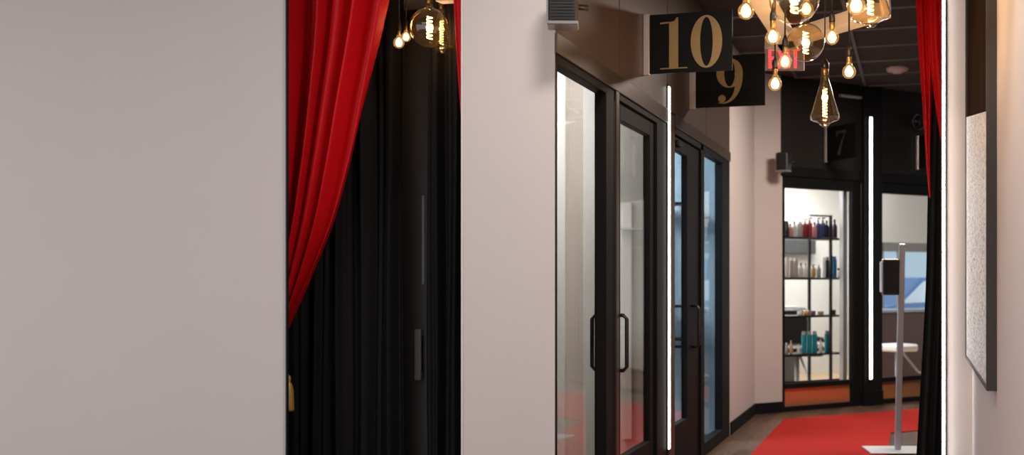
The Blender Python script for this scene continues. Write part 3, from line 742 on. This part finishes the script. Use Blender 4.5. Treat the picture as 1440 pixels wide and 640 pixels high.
def bottle_meshes(w, h, kind):
    r = w/2
    if kind == 'pump':
        b = MB().lathe([(0, 0), (r*.92, 0), (r, .006), (r, h*.66), (r*.85, h*.72), (r*.35, h*.76), (r*.33, h*.8), (0, h*.8)], n=14, cap=False)
        c = MB().lathe([(r*.42, h*.8), (r*.42, h*.87), (r*.15, h*.88), (r*.15, h*.95), (0, h*.95)], n=10, cap=False); c.box((r*.35, 0, h*.97), (r*.6, r*.2, h*.03))
    elif kind == 'tube':
        b = MB().lathe([(0, 0), (r*.95, 0), (r, .005), (r, h*.82), (r*.9, h*.85), (0, h*.85)], n=14, cap=False)
        c = MB().lathe([(r*.8, h*.85), (r*.8, h*.99), (r*.6, h), (0, h)], n=12, cap=False)
    elif kind == 'jar':
        b = MB().lathe([(0, 0), (r*.9, 0), (r, .01), (r, h*.7), (r*.9, h*.75), (0, h*.75)], n=14, cap=False)
        c = MB().lathe([(r*.98, h*.75), (r*.98, h*.98), (r*.9, h), (0, h)], n=14, cap=False)
    else:
        b = MB().lathe([(0, 0), (r*.92, 0), (r, .006), (r, h*.6), (r*.8, h*.7), (r*.38, h*.77), (r*.36, h*.82), (0, h*.82)], n=14, cap=False)
        c = MB().lathe([(r*.45, h*.82), (r*.45, h*.97), (r*.35, h), (0, h)], n=10, cap=False)
    return b, c
def bottle(x, y0, y1, wpx, shelf, kind, col, capcol, label, cat='bottle', group=None, dn_=-.09, nm=None):
    z = SH[shelf]+.0005; hgt = (y1-y0)/F*11.5; w = min(wpx/F*11.5, .09)
    p = FA.p(a_of(x, SN+dn_), SN+dn_, z); t_ = thing(nm or 'bottle', p, label, cat, group)
    b, c = bottle_meshes(w, hgt, kind)
    part('body', mesh_of(b, col), t_); part('cap', mesh_of(c, capcol), t_); return t_
blk = bmat('black', (.012, .012, .014)); wht = bmat('white', (.72, .70, .68)); redb = bmat('red', (.28, .02, .03)); pnk = bmat('pink', (.55, .22, .22))
nav = bmat('navy', (.012, .03, .11)); pur = bmat('purple', (.06, .035, .08)); gry = bmat('grey', (.33, .31, .30)); tl_ = bmat('teal', (.0, .24, .30)); blu = bmat('blue', (.10, .32, .66))
tan = bmat('tan', (.40, .27, .14)); clr = bmat('cream', (.62, .56, .50)); ora = bmat('orange', (.6, .26, .06)); cop = bmat('copper', (.62, .36, .22))
g1 = 'bottles on the top shelf'
row = [(1105.5, 311, 8, 'tube', blk, blk, 'black bottle at the left end of the top shelf'),
 (1111.5, 314, 6.5, 'plain', pnk, redb, 'small rose bottle second from left on the top shelf'),
 (1117, 311, 7, 'plain', clr, gry, 'cream bottle third from left on the top shelf'),
 (1124.5, 311, 8.5, 'tube', gry, wht, 'grey bottle left of the red bottles on the top shelf'),
 (1132, 307, 7.5, 'pump', redb, pnk, 'leftmost red pump bottle on the top shelf'),
 (1138.5, 305, 8, 'pump', redb, redb, 'middle red pump bottle on the top shelf'),
 (1145.5, 311, 7, 'plain', pnk, redb, 'pinkish red bottle right of the red pumps on the top shelf'),
 (1150.5, 305, 6.5, 'pump', nav, nav, 'first navy bottle beside the red ones on the top shelf'),
 (1157, 304, 8, 'pump', nav, nav, 'tall navy pump bottle in the middle of the blue group, top shelf'),
 (1162.5, 308, 6.5, 'plain', bmat('ink', (.012, .014, .03)), blk, 'ink dark bottle at the shelf upright on the top shelf'),
 (1173.5, 306, 8, 'plain', pur, pur, 'dark purple bottle at the right end of the top shelf')]
for x, y, w, k, c, cc, lb in row: bottle(x, y, 333.5, w, 0, k, c, cc, lb, group=g1)
g2 = 'bottles on the second shelf'
row = [(1106.5, 361, 6.5, 'tube', clr, clr, 'cream tube at the left end of the second shelf'), (1113, 362, 6, 'tube', gry, wht, 'grey tube second from left on the second shelf'),
 (1119, 362, 7, 'tube', bmat('taupe', (.42, .36, .33)), clr, 'taupe tube third from left on the second shelf'), (1126, 369, 7.5, 'plain', clr, gry, 'short cream bottle left of the upright, second shelf'),
 (1132.5, 369, 6.5, 'plain', wht, bmat('lilac', (.42, .36, .46)), 'white bottle with lilac cap by the upright, second shelf'), (1143.5, 371, 7.5, 'pump', tan, blk, 'tan pump bottle with black top on the second shelf'),
 (1151, 371, 7, 'plain', gry, wht, 'clear grey bottle right of the tan pump, second shelf'), (1158.5, 361, 4.5, 'tube', wht, wht, 'slim white tube on the second shelf'),
 (1163.2, 360, 5, 'tube', blk, gry, 'slim black tube by the second upright, second shelf'), (1172.5, 359, 9, 'tube', blu, blu, 'bright blue tube at the right of the second shelf')]
for x, y, w, k, c, cc, lb in row: bottle(x, y, 390, w, 1, k, c, cc, lb, group=g2)
bottle(1181, 376, 390, 7, 1, 'jar', wht, blk, 'small white jar beyond the blue tube, second shelf', 'jar', None, nm='jar')
g3 = 'jars on the third shelf'
for x, y, w, c, cc, lb in [(1125, 437, 8, wht, wht, 'low white jar on the left of the third shelf'), (1134, 436, 9, ora, wht, 'orange jar in the middle of the third shelf'),
   (1143, 437, 8, bmat('plum', (.16, .07, .16)), pur, 'plum jar right of the orange jar, third shelf'), (1154, 438, 9, tan, blk, 'tan jar with black lid near the second upright, third shelf'), (1172, 436, 7, redb, blk, 'red jar at the right of the third shelf')]:
    bottle(x, y, 443, w, 2, 'jar', c, cc, lb, 'jar', g3, nm='jar')
g4 = 'teal bottles on the lowest shelf'
for x, lb in [(1130.5, 'leftmost teal bottle on the lowest shelf'), (1138, 'second teal bottle from the left on the lowest shelf'), (1145.5, 'third teal bottle from the left on the lowest shelf'), (1163, 'teal bottle standing apart by the second upright, lowest shelf')]:
    bottle(x, 466, 497, 7.4, 3, 'tube', tl_, gry, lb, group=g4)
for x, y, w, c, cc, lb in [(1106, 481, 5, gry, wht, 'short grey bottle at the left end of the lowest shelf'), (1112.5, 478, 5, cop, cop, 'slim copper bottle left of the teal ones, lowest shelf'), (1123, 484, 4.5, wht, wht, 'short white bottle just left of the teal ones, lowest shelf'), (1154, 478, 5, wht, clr, 'white tube right of the three teal bottles, lowest shelf')]:
    bottle(x, y, 497, w, 3, 'plain', c, cc, lb, group='small bottles on the lowest shelf')

# salon furniture further in
def salon_chair(s, n, rot, col, label, back=True):
    p = FA.p(s, n, .012); t_ = thing('salon_chair', p, label, 'chair', 'salon chairs'); c, s2 = math.cos(rot), math.sin(rot)
    ax = (V3((c, s2, 0)), V3((-s2, c, 0)), UP)
    MB().lathe([(0, 0), (.28, 0), (.28, .012), (.05, .03), (.03, .04), (.03, .40), (0, .40)], p, 24, False).build('pedestal', 'grey', t_)
    MB().box(p+UP*.47, (.27 if back else .19, .26 if back else .19, .07 if back else .045), ax, .04).build('seat', col, t_)
    if back: MB().box(p+UP*.74+ax[1]*.27, (.25, .05, .24), (ax[0], (ax[1]+UP*.12).normalized(), (UP-ax[1]*-.12).normalized()), .04).build('backrest', col, t_)
    for k in ((-1, 1) if back else ()): MB().box(p+UP*.60+ax[0]*.29*k, (.035, .22, .03), ax, .02).build('armrest', col, t_)
    MB().tube([p+UP*.40-ax[1]*.1, p-ax[1]*.38+UP*.14, p-ax[1]*.46+UP*.12], .014, 8).build('footrest', 'grey', t_)
salon_chair(a_of(1106, -1.9), -1.7, .5, 'black', 'black salon chair behind the lit shelving window')
wn = FR((0, 0), (0, 1))
FA.box(b := MB(), a_of(1090, -2.4), a_of(1135, -2.2), -2.8, -2.4, .012, .98, .01); cb = tag(b.build('cabinet', 'shade'), 'dark grey cabinet low behind the shelving bottles', 'cabinet')
FA.box(b := MB(), a_of(1090, -2.4)-.01, a_of(1135, -2.2)+.01, -2.81, -2.39, .981, 1.0, .003); b.build('cabinet_top', 'white', cb)
FA.box(b := MB(), a_of(1090, -3.05), a_of(1148, -3.05), -3.19, -3.05, onp(1120, 357, FA.p(0, -3.05, 0), FA.n).z, onp(1120, 337, FA.p(0, -3.05, 0), FA.n).z, .01); tag(b.build('wall_mirror', 'shade'), 'dark grey wall panel seen between the first and second shelf', 'panel')
# right window room: soffit, exterior window frame, counter, car outside
q = lambda x, n: a_of(x, n)
zs_ = onp(1265, 341, FA.p(0, -1.72, 0), FA.n).z
FA.box(b := MB(), a_of(1222, -1.75), 5.9, -1.8, -1.72, zs_, 2.9); struct('trim_13', b, 'whitepaint')
zw = onp(1265, 354, FA.p(0, -RD, 0), FA.n).z
mb = MB(); FA.box(mb, uS, 6.0, -RD-.05, -RD, 0, .78); FA.box(mb, uS, 6.0, -RD-.05, -RD, zw, 2.9)
FA.box(mb, q(1264, -RD), q(1272, -RD), -RD-.05, -RD, .78, 2.3)
FA.box(mb, uS, q(1243, -RD), -RD-.05, -RD, .78, 2.3)
struct('window_5', mb, mat('window_grey', (.30, .30, .30), .6))
cn = MB(); FA.box(cn, q(1233, -2.1), 5.0, -2.5, -2.05, .012, .90, .01); ct = tag(cn.build('counter', 'maroon'), 'maroon reception counter seen through the right shop window', 'counter')
FA.box(b := MB(), q(1233, -2.1)-.01, 5.01, -2.51, -2.03, .901, .94, .004); b.build('counter_top', mat('blue_grey_top', (.30, .34, .40), .3), ct)
salon_chair(q(1262, -1.4), -1.4, 2.4, 'white', 'white backless salon stool low behind the right shop window', False)
# street
FA.box(b := MB(), -3, 12, -14, -RD-.1, -.04, -.002); struct('trim_14', b, 'asphalt')
cp = FA.p(q(1285, -5.2), -5.2, 0); car = thing('car', cp, 'blue car parked outside, seen through the right shop window', 'car')
prof = [(-2.0, .35), (-2.05, .62), (-1.95, .82), (-1.25, .92), (-.65, 1.38), (.55, 1.42), (1.25, 1.0), (1.95, .86), (2.05, .6), (2.0, .35)]
MB().prism(prof, cp-FA.n*.8, FA.u, UP, FA.n, 1.6).build('body', 'bluecar', car)
MB().prism([(-1.12, .95), (-.6, 1.32), (.5, 1.36), (1.08, 1.0)], cp-FA.n*.81, FA.u, UP, FA.n, 1.62).build('side_glass', mat('car_glass', (.70, .82, .90), .05), car)
for u in (-1.25, 1.25):
    for n in (-.75, .75):
        c_ = cp+FA.u*u+FA.n*n+UP*.32; MB().tube([c_-FA.n*.09, c_+FA.n*.09], .32, 20).build('wheel', 'tyre', car)

# small furnishings of the near studio
cs0, cs1 = u_of(790, -.5), u_of(800, -.5)
def sheer_fn(u, v):
    z = 2.75-2.7*v; return V3((-1.985-.115*u+.018*math.sin(u*34), 5.95+.65*u, z))
o = MB().grid(sheer_fn, 60, 8).build('sheer_curtain', 'sheer'); solid(o, .003); tag(o, 'pale sheer curtain inside the room behind the near glass panel', 'curtain')
pY = ym-.075
xp0, xp1 = onp(875.5, 393, V3((0, pY, 0)), npl).x, onp(889, 393, V3((0, pY, 0)), npl).x
pz1 = onp(882, 285, V3((0, pY, 0)), npl).z
pn = thing('poster_panel', V3(((xp0+xp1)/2, pY, .3)), 'bright white upright panel in the room behind the first glass door', 'panel')
MB().box(((xp0+xp1)/2, pY, (.3+pz1)/2), ((xp1-xp0)/2, .012, (pz1-.3)/2), None, .002).build('board', mat('panel_white', (.86, .85, .83), .5), pn)
zl = onp(882, 322, V3((0, pY, 0)), npl).z
MB().box(((xp0+xp1)/2+.03, pY-.035, zl), ((xp1-xp0)/2+.06, .02, .008)).build('ledge', 'frost', pn)
# blue room shelf
hs = thing('wall_shelf', V3((-1.95, y_b-.1, 1.1)), 'dark wall shelf rack in the blue lit room behind the second glass door', 'shelf')
PS = V3((0, y_b-.05, 0))
for yy in (288, 430, 476):
    z = onp(955, yy, PS, npl).z; xx = onp(955, yy, PS, npl).x
    MB().box((xx, y_b-.12, z), (.16, .09, .012)).build('board', 'black', hs)
MB().box((onp(955, 393, PS, npl).x-.13, y_b-.05, 1.35), (.012, .012, .62)).build('rail', 'black', hs)

# ------------------------------------------------------------------ lights
def area(loc, rot, size, e, c=(1, 1, 1), sy=None):  # lamps out of view that brighten the rooms, lobby and hall
    l = bpy.data.lights.new('unseen_lamp', 'AREA'); l.size = size; l.energy = e; l.color = c
    if sy: l.shape = 'RECTANGLE'; l.size_y = sy
    o = bpy.data.objects.new('unseen_lamp', l); COL.objects.link(o); o.location = loc; o.rotation_euler = rot; return o
area((-2.8, 6.15, 2.88), (0, 0, 0), 1., 46, (1, .97, .94))
area((-2.7, 8.2, 2.88), (0, 0, 0), .8, 85, (.62, .83, 1.))  # added blue lamp standing in for daylight in this room
sl = FA.p(.45, -1.6, 2.88); area(sl, (0, 0, 0), .9, 75, (1, .97, .93)); area(FA.p(2.3, -2.2, 2.88), (0, 0, 0), .9, 70, (1, .97, .93))
sl = FA.p(sP1+.9, -1.0, 2.88); area(sl, (0, 0, 0), .9, 30, (1, .97, .93))
area((-2.6, 1.6, HC-.05), (0, 0, 0), 1.6, 26, (1, .95, .92))
area((.25, 9.0, HC-.03), (0, 0, 0), .8, 105, (1, .85, .74))  # added to brighten the pale wall at the hall end
area((-.9, 3.3, HC-.03), (0, 0, 0), .4, 36, (1, .90, .83))  # added warm fill for the wall facing us

w = bpy.data.worlds.new('World'); sc.world = w; w.use_nodes = True; nt = w.node_tree
bg = nt.nodes['Background']; tc = nt.nodes.new('ShaderNodeTexCoord'); sx = nt.nodes.new('ShaderNodeSeparateXYZ'); cr = nt.nodes.new('ShaderNodeValToRGB')
mr = nt.nodes.new('ShaderNodeMapRange'); mr.inputs[1].default_value = -1; mr.inputs[2].default_value = 1
nt.links.new(tc.outputs['Generated'], sx.inputs[0]); nt.links.new(sx.outputs[1], mr.inputs[0]); nt.links.new(mr.outputs[0], cr.inputs[0]); nt.links.new(cr.outputs[0], bg.inputs[0])
cr.color_ramp.elements[0].color = (1., .955, .95, 1); cr.color_ramp.elements[1].color = (.28, .36, .43, 1)
bg.inputs[1].default_value = 1.8
